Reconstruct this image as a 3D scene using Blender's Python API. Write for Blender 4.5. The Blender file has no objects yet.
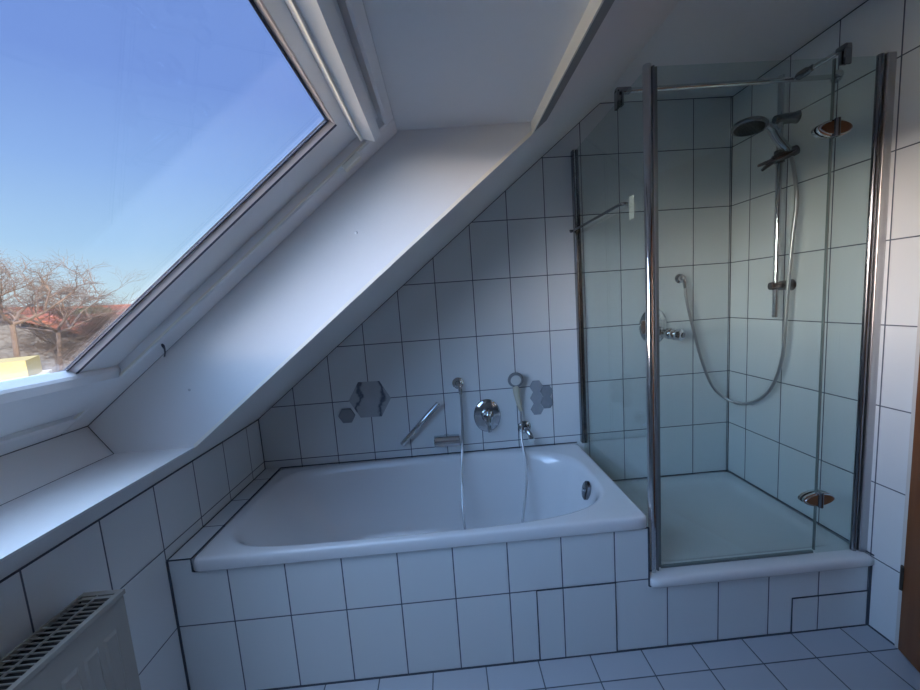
import bpy, bmesh, math, random
from mathutils import Vector, Matrix
SC = bpy.context.scene
COL = SC.collection
PI = math.pi

# ------------------------------------------------------------------ dimensions (metres)
XR = 2.609            # right wall
ZC = 2.330            # flat ceiling
ZK = 0.8286           # top of the tiled knee wall, slope starts here
XK = 1.9084           # slope meets flat ceiling
D = 0.723             # depth of tub / shower platform
TH = 0.2983           # tile row pitch
Z0 = 0.589            # first full row above the tub
ZRIM = 0.547
YN = -3.3             # wall behind the camera
A = math.atan((ZC - ZK) / XK)
SA, CA = math.sin(A), math.cos(A)
YR = -0.715           # far reveal of the roof window
YW = -2.45            # near reveal


def SN(s, y, n):      # coordinates on the roof slope: s up the slope, n outwards
    return Vector((s * CA - n * SA, y, ZK + s * SA + n * CA))


# ------------------------------------------------------------------ materials
def newmat(name):
    m = bpy.data.materials.new(name); m.use_nodes = True
    nt = m.node_tree; nt.nodes.clear()
    out = nt.nodes.new('ShaderNodeOutputMaterial')
    return m, nt, out


def N(nt, t, **kw):
    n = nt.nodes.new(t)
    for k, v in kw.items(): setattr(n, k, v)
    return n


def math_n(nt, op, a, b=None, c=None, clamp=False):
    n = nt.nodes.new('ShaderNodeMath'); n.operation = op; n.use_clamp = clamp
    for i, v in enumerate((a, b, c)):
        if v is None: continue
        if isinstance(v, (int, float)): n.inputs[i].default_value = v
        else: nt.links.new(v, n.inputs[i])
    return n.outputs[0]


def mixcol(nt, f, a, b):
    n = nt.nodes.new('ShaderNodeMix'); n.data_type = 'RGBA'
    for i, v in ((0, f), (6, a), (7, b)):
        if isinstance(v, (int, float)): n.inputs[i].default_value = v
        elif isinstance(v, (tuple, list)): n.inputs[i].default_value = (*v[:3], 1)
        else: nt.links.new(v, n.inputs[i])
    return n.outputs[2]


def pmat(name, col, rough=.4, metal=0, noise=0, nscale=8, bump=0, bscale=60, coat=0, stretch=None, spec=.5):
    m, nt, out = newmat(name)
    p = N(nt, 'ShaderNodeBsdfPrincipled')
    p.inputs['Base Color'].default_value = (*col, 1)
    p.inputs['Roughness'].default_value = rough
    p.inputs['Metallic'].default_value = metal
    p.inputs['Coat Weight'].default_value = coat
    p.inputs['Specular IOR Level'].default_value = spec
    tc = N(nt, 'ShaderNodeTexCoord'); vec = tc.outputs['Object']
    if stretch:
        mp = N(nt, 'ShaderNodeMapping'); mp.inputs['Scale'].default_value = stretch
        nt.links.new(vec, mp.inputs[0]); vec = mp.outputs[0]
    if noise:
        t = N(nt, 'ShaderNodeTexNoise'); t.inputs['Scale'].default_value = nscale; t.inputs['Detail'].default_value = 5
        nt.links.new(vec, t.inputs['Vector'])
        d = tuple(max(0, c * (1 - noise)) for c in col); l = tuple(min(1, c * (1 + noise)) for c in col)
        nt.links.new(mixcol(nt, t.outputs[0], d, l), p.inputs['Base Color'])
    if bump:
        t = N(nt, 'ShaderNodeTexNoise'); t.inputs['Scale'].default_value = bscale; t.inputs['Detail'].default_value = 4
        nt.links.new(vec, t.inputs['Vector'])
        b = N(nt, 'ShaderNodeBump'); b.inputs['Strength'].default_value = bump; b.inputs['Distance'].default_value = .002
        nt.links.new(t.outputs[0], b.inputs['Height']); nt.links.new(b.outputs[0], p.inputs['Normal'])
    nt.links.new(p.outputs[0], out.inputs[0])
    return m


def tilemat(name, au, ou, pu, av, ov, pv, col=(.70, .73, .78), gcol=(.09, .11, .15), gw=.0022, rough=.1, tilt=.0):
    """glazed tiles laid on a straight grid: axis/offset/pitch for both directions"""
    m, nt, out = newmat(name)
    tc = N(nt, 'ShaderNodeTexCoord'); sx = N(nt, 'ShaderNodeSeparateXYZ'); nt.links.new(tc.outputs['Object'], sx.inputs[0])
    ds, ids = [], []
    for ax, off, p in ((au, ou, pu), (av, ov, pv)):
        q = math_n(nt, 'DIVIDE', math_n(nt, 'SUBTRACT', sx.outputs[ax], off), p)
        fr = math_n(nt, 'FRACT', q)
        d = math_n(nt, 'MULTIPLY', math_n(nt, 'SUBTRACT', .5, math_n(nt, 'ABSOLUTE', math_n(nt, 'SUBTRACT', fr, .5))), p)
        ds.append(d); ids.append(math_n(nt, 'FLOOR', q))
    d = math_n(nt, 'MINIMUM', ds[0], ds[1])
    mask = math_n(nt, 'DIVIDE', math_n(nt, 'SUBTRACT', d, gw * .75), gw * .5, clamp=True)      # 1 on the tile
    edge = math_n(nt, 'DIVIDE', d, gw * 3, clamp=True)
    cb = N(nt, 'ShaderNodeCombineXYZ'); nt.links.new(ids[0], cb.inputs[0]); nt.links.new(ids[1], cb.inputs[1])
    wn = N(nt, 'ShaderNodeTexWhiteNoise'); nt.links.new(cb.outputs[0], wn.inputs['Vector'])
    dk = tuple(c * .965 for c in col)
    tcol = mixcol(nt, wn.outputs['Value'], dk, col)
    ns = N(nt, 'ShaderNodeTexNoise'); ns.inputs['Scale'].default_value = 30; nt.links.new(tc.outputs['Object'], ns.inputs['Vector'])
    gc = mixcol(nt, ns.outputs[0], tuple(c * .7 for c in gcol), tuple(c * 1.3 for c in gcol))
    p = N(nt, 'ShaderNodeBsdfPrincipled')
    nt.links.new(mixcol(nt, mask, gc, tcol), p.inputs['Base Color'])
    nt.links.new(math_n(nt, 'ADD', math_n(nt, 'MULTIPLY', mask, rough - .8), .8), p.inputs['Roughness'])
    n2 = N(nt, 'ShaderNodeTexNoise'); n2.inputs['Scale'].default_value = 5; nt.links.new(tc.outputs['Object'], n2.inputs['Vector'])
    h = math_n(nt, 'ADD', edge, math_n(nt, 'MULTIPLY', n2.outputs[0], .35))
    b = N(nt, 'ShaderNodeBump'); b.inputs['Strength'].default_value = .6; b.inputs['Distance'].default_value = .0012
    nt.links.new(h, b.inputs['Height']); nt.links.new(b.outputs[0], p.inputs['Normal'])
    nt.links.new(p.outputs[0], out.inputs[0])
    return m


def glassmat(name, tint):
    """clear pane: transparent tinted body with angle dependent mirror reflection"""
    m, nt, out = newmat(name)
    g = N(nt, 'ShaderNodeNewGeometry')
    dt = N(nt, 'ShaderNodeVectorMath', operation='DOT_PRODUCT')
    nt.links.new(g.outputs['Normal'], dt.inputs[0]); nt.links.new(g.outputs['Incoming'], dt.inputs[1])
    c = math_n(nt, 'SUBTRACT', 1, math_n(nt, 'ABSOLUTE', dt.outputs['Value']), clamp=True)
    f = math_n(nt, 'ADD', math_n(nt, 'MULTIPLY', math_n(nt, 'POWER', c, 5), .93), .04, clamp=True)
    tr = N(nt, 'ShaderNodeBsdfTransparent'); tr.inputs[0].default_value = (*tint, 1)
    gl = N(nt, 'ShaderNodeBsdfGlossy'); gl.inputs['Roughness'].default_value = .01
    mx = N(nt, 'ShaderNodeMixShader'); nt.links.new(f, mx.inputs[0]); nt.links.new(tr.outputs[0], mx.inputs[1]); nt.links.new(gl.outputs[0], mx.inputs[2])
    nt.links.new(mx.outputs[0], out.inputs[0])
    return m


def woodmat(name, c1, c2, axis_scale=(18, 18, 1.2), rough=.35):
    m, nt, out = newmat(name)
    tc = N(nt, 'ShaderNodeTexCoord'); mp = N(nt, 'ShaderNodeMapping'); mp.inputs['Scale'].default_value = axis_scale
    nt.links.new(tc.outputs['Object'], mp.inputs[0])
    t = N(nt, 'ShaderNodeTexNoise'); t.inputs['Scale'].default_value = 2.5; t.inputs['Detail'].default_value = 8
    t.inputs['Distortion'].default_value = .6
    nt.links.new(mp.outputs[0], t.inputs['Vector'])
    p = N(nt, 'ShaderNodeBsdfPrincipled'); p.inputs['Roughness'].default_value = rough
    nt.links.new(mixcol(nt, t.outputs[0], c1, c2), p.inputs['Base Color'])
    nt.links.new(p.outputs[0], out.inputs[0])
    return m


M = {}
TC = (.76, .80, .82)
M['tile_back'] = tilemat('glazed tile back wall', 0, 0, .2, 2, Z0, TH, TC)
M['tile_right'] = tilemat('glazed tile right wall', 1, -.1205, .2, 2, Z0, TH, TC)
M['tile_left'] = tilemat('glazed tile left wall', 1, -.125, .2, 2, Z0, TH, TC)
M['tile_front'] = tilemat('glazed tile apron', 0, 0, .2, 2, Z0 - TH, 10, TC)
M['tile_ledge'] = tilemat('glazed tile ledge', 1, -.125, .2, 0, -5, 20, TC)
M['tile_floor'] = tilemat('matt tile floor', 0, .093, .2, 1, -.826, .2, (.50, .54, .60), gcol=(.10, .12, .15), rough=.38)
M['grout'] = pmat('dark grout', (.06, .075, .10), .7)
M['silicone'] = pmat('grey silicone', (.12, .135, .16), .5)
M['ceiling'] = pmat('ceiling paint', (.74, .73, .72), .85, bump=.25, bscale=120)
M['board'] = pmat('white painted board', (.80, .80, .80), .42, bump=.5, bscale=25, stretch=(1, 1, 1))
M['edge'] = pmat('warm glow board edge', (.86, .83, .74), .5)  # cream holds the warm light on the top lip, painted in
M['greytrim'] = pmat('flat grey strip', (.26, .27, .26), .7)
M['wframe'] = pmat('white lacquered window wood', (.86, .86, .86), .38, bump=.15, bscale=90)
M['bead'] = pmat('pinkish glazing bead', (.72, .62, .58), .5)
M['gasket'] = pmat('dark gasket', (.02, .025, .05), .5)
M['enamel'] = pmat('white enamel', (.82, .83, .85), .07, coat=.5)
M['acryl'] = pmat('white acrylic tray', (.80, .81, .82), .14)
M['chrome'] = pmat('chrome', (.62, .64, .66), .09, 1)
M['darkchrome'] = pmat('worn dark chrome', (.22, .23, .25), .18, 1)
M['alu'] = pmat('satin aluminium', (.55, .55, .56), .28, 1)
M['hose'] = pmat('silver metal hose', (.45, .46, .48), .3, .8)
M['beige'] = pmat('yellowed plastic', (.58, .56, .45), .35)
M['greyplastic'] = pmat('grey plastic', (.20, .22, .24), .35)
M['lightplastic'] = pmat('pale plastic', (.60, .63, .62), .3)
M['clear'] = pmat('milky clear plastic', (.55, .58, .58), .25)
M['rubber'] = pmat('dark nozzle rubber', (.012, .012, .014), .8, spec=.15)
M['rad'] = pmat('cream radiator enamel', (.33, .31, .28), .35)
M['raddark'] = pmat('dark radiator inside', (.015, .013, .013), .8)
M['glass'] = glassmat('greenish shower glass', (.905, .955, .942))
M['wglass'] = glassmat('window glass', (.97, .98, .98))
M['wood'] = woodmat('brown door wood', (.16, .055, .018), (.28, .11, .04))
M['white'] = pmat('white wall paint', (.60, .59, .57), .8)
M['brass'] = pmat('dark hinge metal', (.10, .09, .08), .35, .8)
M['seam'] = pmat('grey board seam', (.16, .17, .18), .7)


def marble(name, c1, c2, vein, scale=14):
    m, nt, out = newmat(name)
    tc = N(nt, 'ShaderNodeTexCoord')
    t = N(nt, 'ShaderNodeTexNoise'); t.inputs['Scale'].default_value = scale; t.inputs['Detail'].default_value = 6
    nt.links.new(tc.outputs['Object'], t.inputs['Vector'])
    w = N(nt, 'ShaderNodeTexWave'); w.bands_direction = 'X'; w.inputs['Scale'].default_value = 2.6
    w.inputs['Distortion'].default_value = 4; w.inputs['Detail'].default_value = 3; w.inputs['Detail Scale'].default_value = 4
    nt.links.new(tc.outputs['Object'], w.inputs['Vector'])
    v = math_n(nt, 'POWER', w.outputs[1], 14)
    p = N(nt, 'ShaderNodeBsdfPrincipled'); p.inputs['Roughness'].default_value = .25
    nt.links.new(mixcol(nt, v, mixcol(nt, t.outputs[0], c1, c2), vein), p.inputs['Base Color'])
    nt.links.new(p.outputs[0], out.inputs[0])
    return m


M['hexbig'] = marble('veined grey marble sticker', (.40, .43, .47), (.50, .53, .57), (.13, .15, .20))
M['hexsm'] = marble('plain grey marble sticker', (.30, .33, .36), (.37, .40, .44), (.32, .35, .40), 22)
M['hexdk'] = marble('darker grey marble sticker', (.21, .24, .27), (.30, .33, .37), (.22, .25, .29), 30)


# ------------------------------------------------------------------ mesh helpers
def link(name, bm, mats, parent=None, smooth=False, angle=None):
    me = bpy.data.meshes.new(name)
    bmesh.ops.recalc_face_normals(bm, faces=bm.faces[:])
    bm.to_mesh(me); bm.free()
    if not isinstance(mats, (list, tuple)): mats = [mats]
    for m in mats: me.materials.append(m)
    if smooth:
        for p in me.polygons: p.use_smooth = True
        try: me.set_sharp_from_angle(angle=math.radians(angle or 40))
        except Exception: pass
    o = bpy.data.objects.new(name, me); COL.objects.link(o)
    if parent is not None:
        o.parent = parent
        o.matrix_parent_inverse = parent.matrix_basis.inverted()
    return o


def thing(o, label, cat, group=None):
    o['label'] = label; o['category'] = cat
    if group: o['group'] = group
    return o


def empty(name, loc, label, cat, group=None):
    o = bpy.data.objects.new(name, None); COL.objects.link(o); o.location = loc; o.empty_display_size = .1
    return thing(o, label, cat, group)


def struct(o):
    o['kind'] = 'structure'; return o


def B(): return bmesh.new()


def box(bm, x0, x1, y0, y1, z0, z1, f=None, mi=0):
    v = [Vector((x, y, z)) for x in (x0, x1) for y in (y0, y1) for z in (z0, z1)]
    if f: v = [f(*p) for p in v]
    v = [bm.verts.new(p) for p in v]
    for q in ((0, 1, 3, 2), (4, 6, 7, 5), (0, 4, 5, 1), (2, 3, 7, 6), (0, 2, 6, 4), (1, 5, 7, 3)):
        fa = bm.faces.new([v[i] for i in q]); fa.material_index = mi
    return v


def bevel(bm, w, seg=2):
    bmesh.ops.recalc_face_normals(bm, faces=bm.faces[:])
    bmesh.ops.bevel(bm, geom=bm.edges[:], offset=w, segments=seg, affect='EDGES', profile=.5, clamp_overlap=True)


def prism(bm, pts, f, t0, t1, mi=0):
    """polygon pts (a,b) swept from t0 to t1; f(a,b,t) -> world"""
    a = [bm.verts.new(f(p[0], p[1], t0)) for p in pts]; b = [bm.verts.new(f(p[0], p[1], t1)) for p in pts]
    fs = [bm.faces.new(a), bm.faces.new(b[::-1])]
    n = len(pts)
    for i in range(n): fs.append(bm.faces.new([a[i], b[i], b[(i + 1) % n], a[(i + 1) % n]]))
    for q in fs: q.material_index = mi


XZ = lambda a, b, t: Vector((a, t, b))        # polygon in XZ swept along Y
SNy = lambda s, n, y: SN(s, y, n)


def frame_of(d):
    d = d.normalized(); u = Vector((0, 0, 1)) if abs(d.z) < .9 else Vector((1, 0, 0))
    a = d.cross(u).normalized(); return a, d.cross(a).normalized()


def tube(bm, pts, r, seg=12, cap=True):
    pts = [Vector(p) for p in pts]; rs = r if isinstance(r, (list, tuple)) else [r] * len(pts)
    rings = []; a = None
    for i, p in enumerate(pts):
        d = (pts[min(i + 1, len(pts) - 1)] - pts[max(i - 1, 0)]).normalized()
        if a is None: a, b = frame_of(d)
        else:
            a = (a - d * a.dot(d)).normalized(); b = d.cross(a).normalized()
        rings.append([bm.verts.new(p + a * rs[i] * math.cos(2 * PI * k / seg) + b * rs[i] * math.sin(2 * PI * k / seg)) for k in range(seg)])
    for i in range(len(rings) - 1):
        for k in range(seg):
            bm.faces.new([rings[i][k], rings[i][(k + 1) % seg], rings[i + 1][(k + 1) % seg], rings[i + 1][k]])
    if cap: bm.faces.new(rings[0][::-1]); bm.faces.new(rings[-1])


def lathe(bm, base, axis, prof, seg=32, sa=1, sb=1, updir=None):
    """prof: list of (radius, height along axis). closed ends when radius==0"""
    base = Vector(base); ax = Vector(axis).normalized()
    if updir is None: a, b = frame_of(ax)
    else:
        b = Vector(updir); b = (b - ax * b.dot(ax)).normalized(); a = b.cross(ax)
    rings = []
    for r, h in prof:
        c = base + ax * h
        if r < 1e-6: rings.append([bm.verts.new(c)])
        else: rings.append([bm.verts.new(c + a * sa * r * math.cos(2 * PI * k / seg) + b * sb * r * math.sin(2 * PI * k / seg)) for k in range(seg)])
    for i in range(len(rings) - 1):
        p, q = rings[i], rings[i + 1]
        for k in range(seg):
            k2 = (k + 1) % seg
            if len(p) == 1 and len(q) == 1: continue
            if len(p) == 1: bm.faces.new([p[0], q[k], q[k2]])
            elif len(q) == 1: bm.faces.new([p[k], p[k2], q[0]])
            else: bm.faces.new([p[k], p[k2], q[k2], q[k]])
    if len(rings[0]) > 1: bm.faces.new(rings[0][::-1])
    if len(rings[-1]) > 1: bm.faces.new(rings[-1])


def spline(pts, n=10):
    P = [Vector(p) for p in pts]; P = [2 * P[0] - P[1]] + P + [2 * P[-1] - P[-2]]; out = []
    for i in range(1, len(P) - 2):
        for k in range(n):
            t = k / n; a, b, c, d = P[i - 1:i + 3]
            out.append(.5 * ((2 * b) + (c - a) * t + (2 * a - 5 * b + 4 * c - d) * t * t + (3 * b - a - 3 * c + d) * t ** 3))
    out.append(P[-2]); return out


# ------------------------------------------------------------------ setting
def build_shell():
    sl = lambda x: ZK + x * math.tan(A)
    bm = B(); prism(bm, [(-.30, 0), (XR + .12, 0), (XR + .12, ZC + .12), (1.86, ZC + .12), (-.30, sl(-.30) + .14)], XZ, 0, .12)
    struct(link('wall_back', bm, M['tile_back']))
    bm = B(); box(bm, XR, XR + .12, D * 0 - .845, 0, 0, ZC + .12)
    box(bm, XR, XR + .12, YN, -1.75, 0, ZC + .12); box(bm, XR, XR + .12, -1.75, -.845, 2.05, ZC + .12)
    struct(link('wall_right', bm, M['tile_right']))
    bm = B(); box(bm, -.28, 0, YN, 0, 0, ZK - .0005)
    struct(link('wall_left', bm, M['tile_left']))
    bm = B(); prism(bm, [(-.30, 0), (XR + .12, 0), (XR + .12, ZC + .12), (1.86, ZC + .12), (-.30, sl(-.30) + .14)], XZ, YN - .12, YN)
    struct(link('wall_front', bm, M['white']))
    bm = B(); box(bm, -.28, XR + .12, YN - .12, .12, -.12, 0)
    struct(link('floor', bm, M['tile_floor']))
    # slope and flat ceiling as one plastered surface, with the niche of the roof window cut out
    T = .33
    P0 = (0, ZK); outw = lambda s, n: ((s * CA - n * SA), ZK + s * SA + n * CA)
    SK = XK / CA
    prof = [P0, (XK, ZC), (XR, ZC), (XR, ZC + .12), (XK - .05, ZC + .12), outw(SK - .15, T), outw(-.12, T), (-.28, ZK)]
    bm = B()
    prism(bm, prof, XZ, YR + .014, 0)
    prism(bm, prof, XZ, YN, YW - .014)
    # below the window
    prism(bm, [P0, (.1485, .9455), (.1485 - .015, .933), (-.125, .933), (-.205, 1.052), outw(-.02, T), outw(-.12, T), (-.28, ZK)], XZ, YW - .014, YR + .014)
    # above the window
    prism(bm, [(1.392, ZK + 1.392 * math.tan(A)), (XK, ZC), (XR, ZC), (XR, ZC + .12), (XK - .05, ZC + .12), outw(SK - .15, T), outw(1.45, T), (.925, 1.955), (1.385, 1.955)], XZ, YW - .014, YR + .014)
    struct(link('ceiling', bm, M['ceiling']))
    # reveal boards
    bm = B()
    poly = [(.150, .947), (-.117, .947), (-.186, 1.052), (.925, 1.931), (1.362, 1.937), (1.362, sl(1.362) - .003), (.148, sl(.148) - .003)]
    prism(bm, poly, XZ, YR, YR + .014)
    t = struct(link('trim_1', bm, M['board']))
    for (x, z) in ((.769, 1.624), (.163, 1.146)):
        b2 = B(); lathe(b2, (x, YR - .0003, z), (0, -1, 0), [(.0045, 0), (.0045, .001), (.002, .0018), (0, .0018)], 12)
        link('screw', b2, M['alu'], t, True)
    # thin edge strip along the side board
    bm = B(); prism(bm, [(.150, sl(.150) - .004), (1.362, sl(1.362) - .004), (1.362, sl(1.362) + .010), (.150, sl(.150) + .010)], XZ, YR - .003, YR - .0002)
    struct(link('trim_2', bm, M['edge']))
    bm = B(); prism(bm, poly, XZ, YW - .014, YW); struct(link('trim_3', bm, M['board']))
    # sill, lower board, top board with its lip
    bm = B(); prism(bm, [(.150, .947), (.150, .9465), (.135, .9335), (-.123, .9335), (-.117, .947)], XZ, YW, YR)
    struct(link('trim_4', bm, M['board']))
    bm = B(); prism(bm, [(-.117, .947), (-.125, .9355), (-.203, 1.052), (-.186, 1.052)], XZ, YW, YR)
    struct(link('trim_5', bm, M['board']))
    bm = B(); prism(bm, [(.925, 1.931), (.925, 1.949), (1.378, 1.952), (1.378, 1.937)], XZ, YW, YR)
    struct(link('trim_6', bm, M['board']))
    bm = B(); prism(bm, [(1.362, 1.937), (1.362, 1.897), (1.371, sl(1.371) - .002), (1.378, sl(1.378)), (1.378, 1.937)], XZ, YW, YR)
    struct(link('trim_7', bm, M['edge']))
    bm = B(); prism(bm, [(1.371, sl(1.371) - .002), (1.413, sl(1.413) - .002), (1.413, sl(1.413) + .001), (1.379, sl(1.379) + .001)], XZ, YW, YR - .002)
    struct(link('trim_8', bm, M['greytrim']))  # thin flat grey strip beside the top lip
    # dark acrylic joints along the tiled walls
    k = 9
    def joint(pts_bm):
        nonlocal k
        struct(link('trim_%d' % k, pts_bm, M['grout'])); k += 1
    r = .0024
    j = B(); tube(j, [(0.001, -.001, ZRIM), (0.001, -.001, ZK)], r, 6); joint(j)
    j = B(); tube(j, [(XR - .001, -.001, .30), (XR - .001, -.001, ZC)], r, 6); joint(j)
    j = B(); tube(j, [(0, -.001, ZK - .001), (XK, -.001, ZC - .001), (XR, -.001, ZC - .001)], r, 6); joint(j)
    j = B(); tube(j, [(0.001, -.001, ZK), (0.001, YN, ZK)], .0045, 6); joint(j)
    j = B(); tube(j, [(XR - .001, -.001, ZC - .001), (XR - .001, YN, ZC - .001)], r, 6); joint(j)
    j = B(); tube(j, [(XR - .001, -D, 0), (XR - .001, -D, .265)], .006, 6); joint(j)
    j = B(); tube(j, [(.001, -D - .001, 0), (.001, -D - .001, ZRIM)], .005, 6); joint(j)
    j = B(); tube(j, [(0, -D - .001, .001), (XR, -D - .001, .001)], .004, 6); joint(j)
    j = B(); tube(j, [(XR - .001, -D, .001), (XR - .001, -.825, .001)], .004, 6); joint(j)


build_shell()


# ------------------------------------------------------------------ roof window
def build_window():
    root = bpy.data.objects.new('window_1', None); COL.objects.link(root); root.location = SN(.7, YR, .3); struct(root)
    bm = B()
    f = lambda y, n, s: SN(s, y, n)
    prism(bm, [(YR - .001, .288), (YR - .085, .288), (YR - .092, .293), (YR - .092, .372), (YR - .001, .372)], f, -.008, 1.41)
    prism(bm, [(YW + .001, .288), (YW + .085, .288), (YW + .092, .293), (YW + .092, .372), (YW + .001, .372)], f, -.008, 1.41)
    prism(bm, [(-.008, .288), (.06, .288), (.066, .293), (.066, .40), (-.008, .40)], SNy, YW + .092, YR - .092)
    prism(bm, [(1.409, .288), (1.385, .288), (1.378, .293), (1.378, .40), (1.409, .40)], SNy, YW + .092, YR - .092)
    link('window_frame', bm, M['wframe'], root)
    # grey sealing lines on the frame
    bm = B()
    for y in (YR - .094, YW + .094):
        box(bm, .07, 1.30, y - .004, y + .002, .290, .296, f=lambda s, yy, n: SN(s, yy, n))
    link('seal', bm, M['edge'], root)
    # sash
    ys, ye = YR - .218, YW + .218          # glass edges
    bm = B()
    prism(bm, [(YR - .0935, .32), (ys, .32), (ys, .3455), (ys + .045, .362), (YR - .0935, .372)], f, .07, 1.375)
    prism(bm, [(YW + .0935, .32), (ye, .32), (ye, .3455), (ye - .045, .362), (YW + .0935, .372)], f, .07, 1.375)
    prism(bm, [(1.257, .32), (1.375, .32), (1.375, .372), (1.30, .362), (1.257, .3455)], SNy, ye, ys)
    prism(bm, [(.232, .335), (.232, .37), (.07, .40), (.07, .335)], SNy, ye, ys)
    link('sash', bm, M['wframe'], root)
    bm = B()
    prof = [(.282, .336), (.285, .312), (.282, .304), (.266, .289), (.22, .285), (.15, .284), (.115, .288), (.085, .298), (.068, .312), (.068, .336)]
    prism(bm, prof, SNy, YW + .085, YR - .085)
    link('bottom_rail', bm, M['wframe'], root, True, 25)
    bm = B()
    prof = [(1.288, .319), (1.286, .284), (1.292, .279), (1.314, .25), (1.339, .253), (1.343, .262), (1.343, .300), (1.352, .319)]
    prism(bm, prof, SNy, YW + .15, YR - .152)
    b2 = B(); prism(b2, [(1.284, .2815), (1.2865, .277), (1.2905, .2768), (1.292, .2795), (1.286, .2845)], SNy, YW + .15, YR - .152)
    vb = link('ventilation_bar', bm, M['wframe'], root)
    link('highlight_lip', b2, M['edge'], vb)  # pale lip stands in for the highlight line along the bar
    bm = B(); P = []
    for (x, z) in ((-.117, .947), (-.186, 1.052), (.925, 1.931)): P.append(Vector((x, YR - .0005, z)))
    tube(bm, P[1:], .0042, 8); tube(bm, [P[1] + Vector((.001, 0, 0)), P[1] + Vector((.001, YW - YR, 0))], .0038, 8); tube(bm, [P[2], P[2] + Vector((0, YW - YR, 0))], .0038, 8)
    link('seam', bm, M['seam'], root)
    bm = B(); tube(bm, P[:2], .0016, 6); tube(bm, [P[0], P[0] + Vector((0, YW - YR, 0))], .0013, 6)
    link('fine_seam', bm, M['seam'], root)
    # glazing bead and gasket
    bm = B()
    g = .3355
    prism(bm, [(ys - .0005, .3205), (ys - .004, .3205), (ys - .012, g), (ys - .0005, g)], f, .232, 1.257)
    prism(bm, [(1.2565, .3205), (1.253, .3205), (1.247, g), (1.2565, g)], SNy, ye, ys - .0125)
    link('glazing_bead', bm, M['bead'], root)
    bm = B()
    prism(bm, [(ys + .003, .3185), (ys - .004, .3185), (ys - .004, .3203), (ys + .003, .3203)], f, .27, 1.257)
    prism(bm, [(ys - .012, g - .003), (ys - .018, g - .003), (ys - .018, g - .0004), (ys - .012, g - .0004)], f, .232, 1.250)
    prism(bm, [(1.247, g - .003), (1.241, g - .003), (1.241, g - .0004), (1.247, g - .0004)], SNy, ye, ys - .02)
    prism(bm, [(ys - .006, .3452), (ys + .003, .3457), (ys + .003, .3475), (ys - .006, .347)], f, .232, 1.257)
    link('gasket', bm, M['gasket'], root)
    bm = B()
    box(bm, .2325, 1.2565, ye + .0005, ys - .0005, .336, .345, f=lambda s, y, n: SN(s, y, n))
    link('window_pane', bm, M['wglass'], root)
    # white catch at the upper corner, dark pull strap low on the frame
    bm = B(); box(bm, 1.20, 1.262, YR - .098, YR - .075, .272, .289, f=lambda s, y, n: SN(s, y, n)); bevel(bm, .003)
    link('catch', bm, M['edge'], root)
    bm = B(); tube(bm, [SN(.413, YR - .066, .2865), SN(.408, YR - .060, .283), SN(.392, YR - .040, .282), SN(.370, YR - .018, .281), SN(.350, YR - .004, .279)], [.003, .0045, .0025, .0022, .002], 8)
    link('pull_strap', bm, M['gasket'], root, True)


build_window()


# ------------------------------------------------------------------ bath
def ring_xy(cx, cy, al, ar, b, nl, nr, th):
    out = []
    for t in th:
        c, s = math.cos(t), math.sin(t)
        a, n = (ar, nr) if c >= 0 else (al, nl)
        r = (abs(c / a) ** n + abs(s / b) ** n) ** (-1 / n)
        out.append((cx + r * c, cy + r * s))
    return out


def basin(name, rings, th, mat, parent=None, close=True):
    bm = B(); R = []
    for z, pts in rings: R.append([bm.verts.new((x, y, z)) for x, y in pts])
    n = len(th)
    for i in range(len(R) - 1):
        for k in range(n): bm.faces.new([R[i][k], R[i][(k + 1) % n], R[i + 1][(k + 1) % n], R[i + 1][k]])
    c = bm.verts.new((sum(v.co.x for v in R[-1]) / n, sum(v.co.y for v in R[-1]) / n, R[-1][0].co.z - .002))
    for k in range(n): bm.faces.new([R[-1][k], R[-1][(k + 1) % n], c])
    me = bpy.data.meshes.new(name); bm.to_mesh(me); bm.free(); me.materials.append(mat)
    for p in me.polygons: p.use_smooth = True
    o = bpy.data.objects.new(name, me); COL.objects.link(o)
    if parent: o.parent = parent; o.matrix_parent_inverse = parent.matrix_basis.inverted()
    return o


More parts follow.
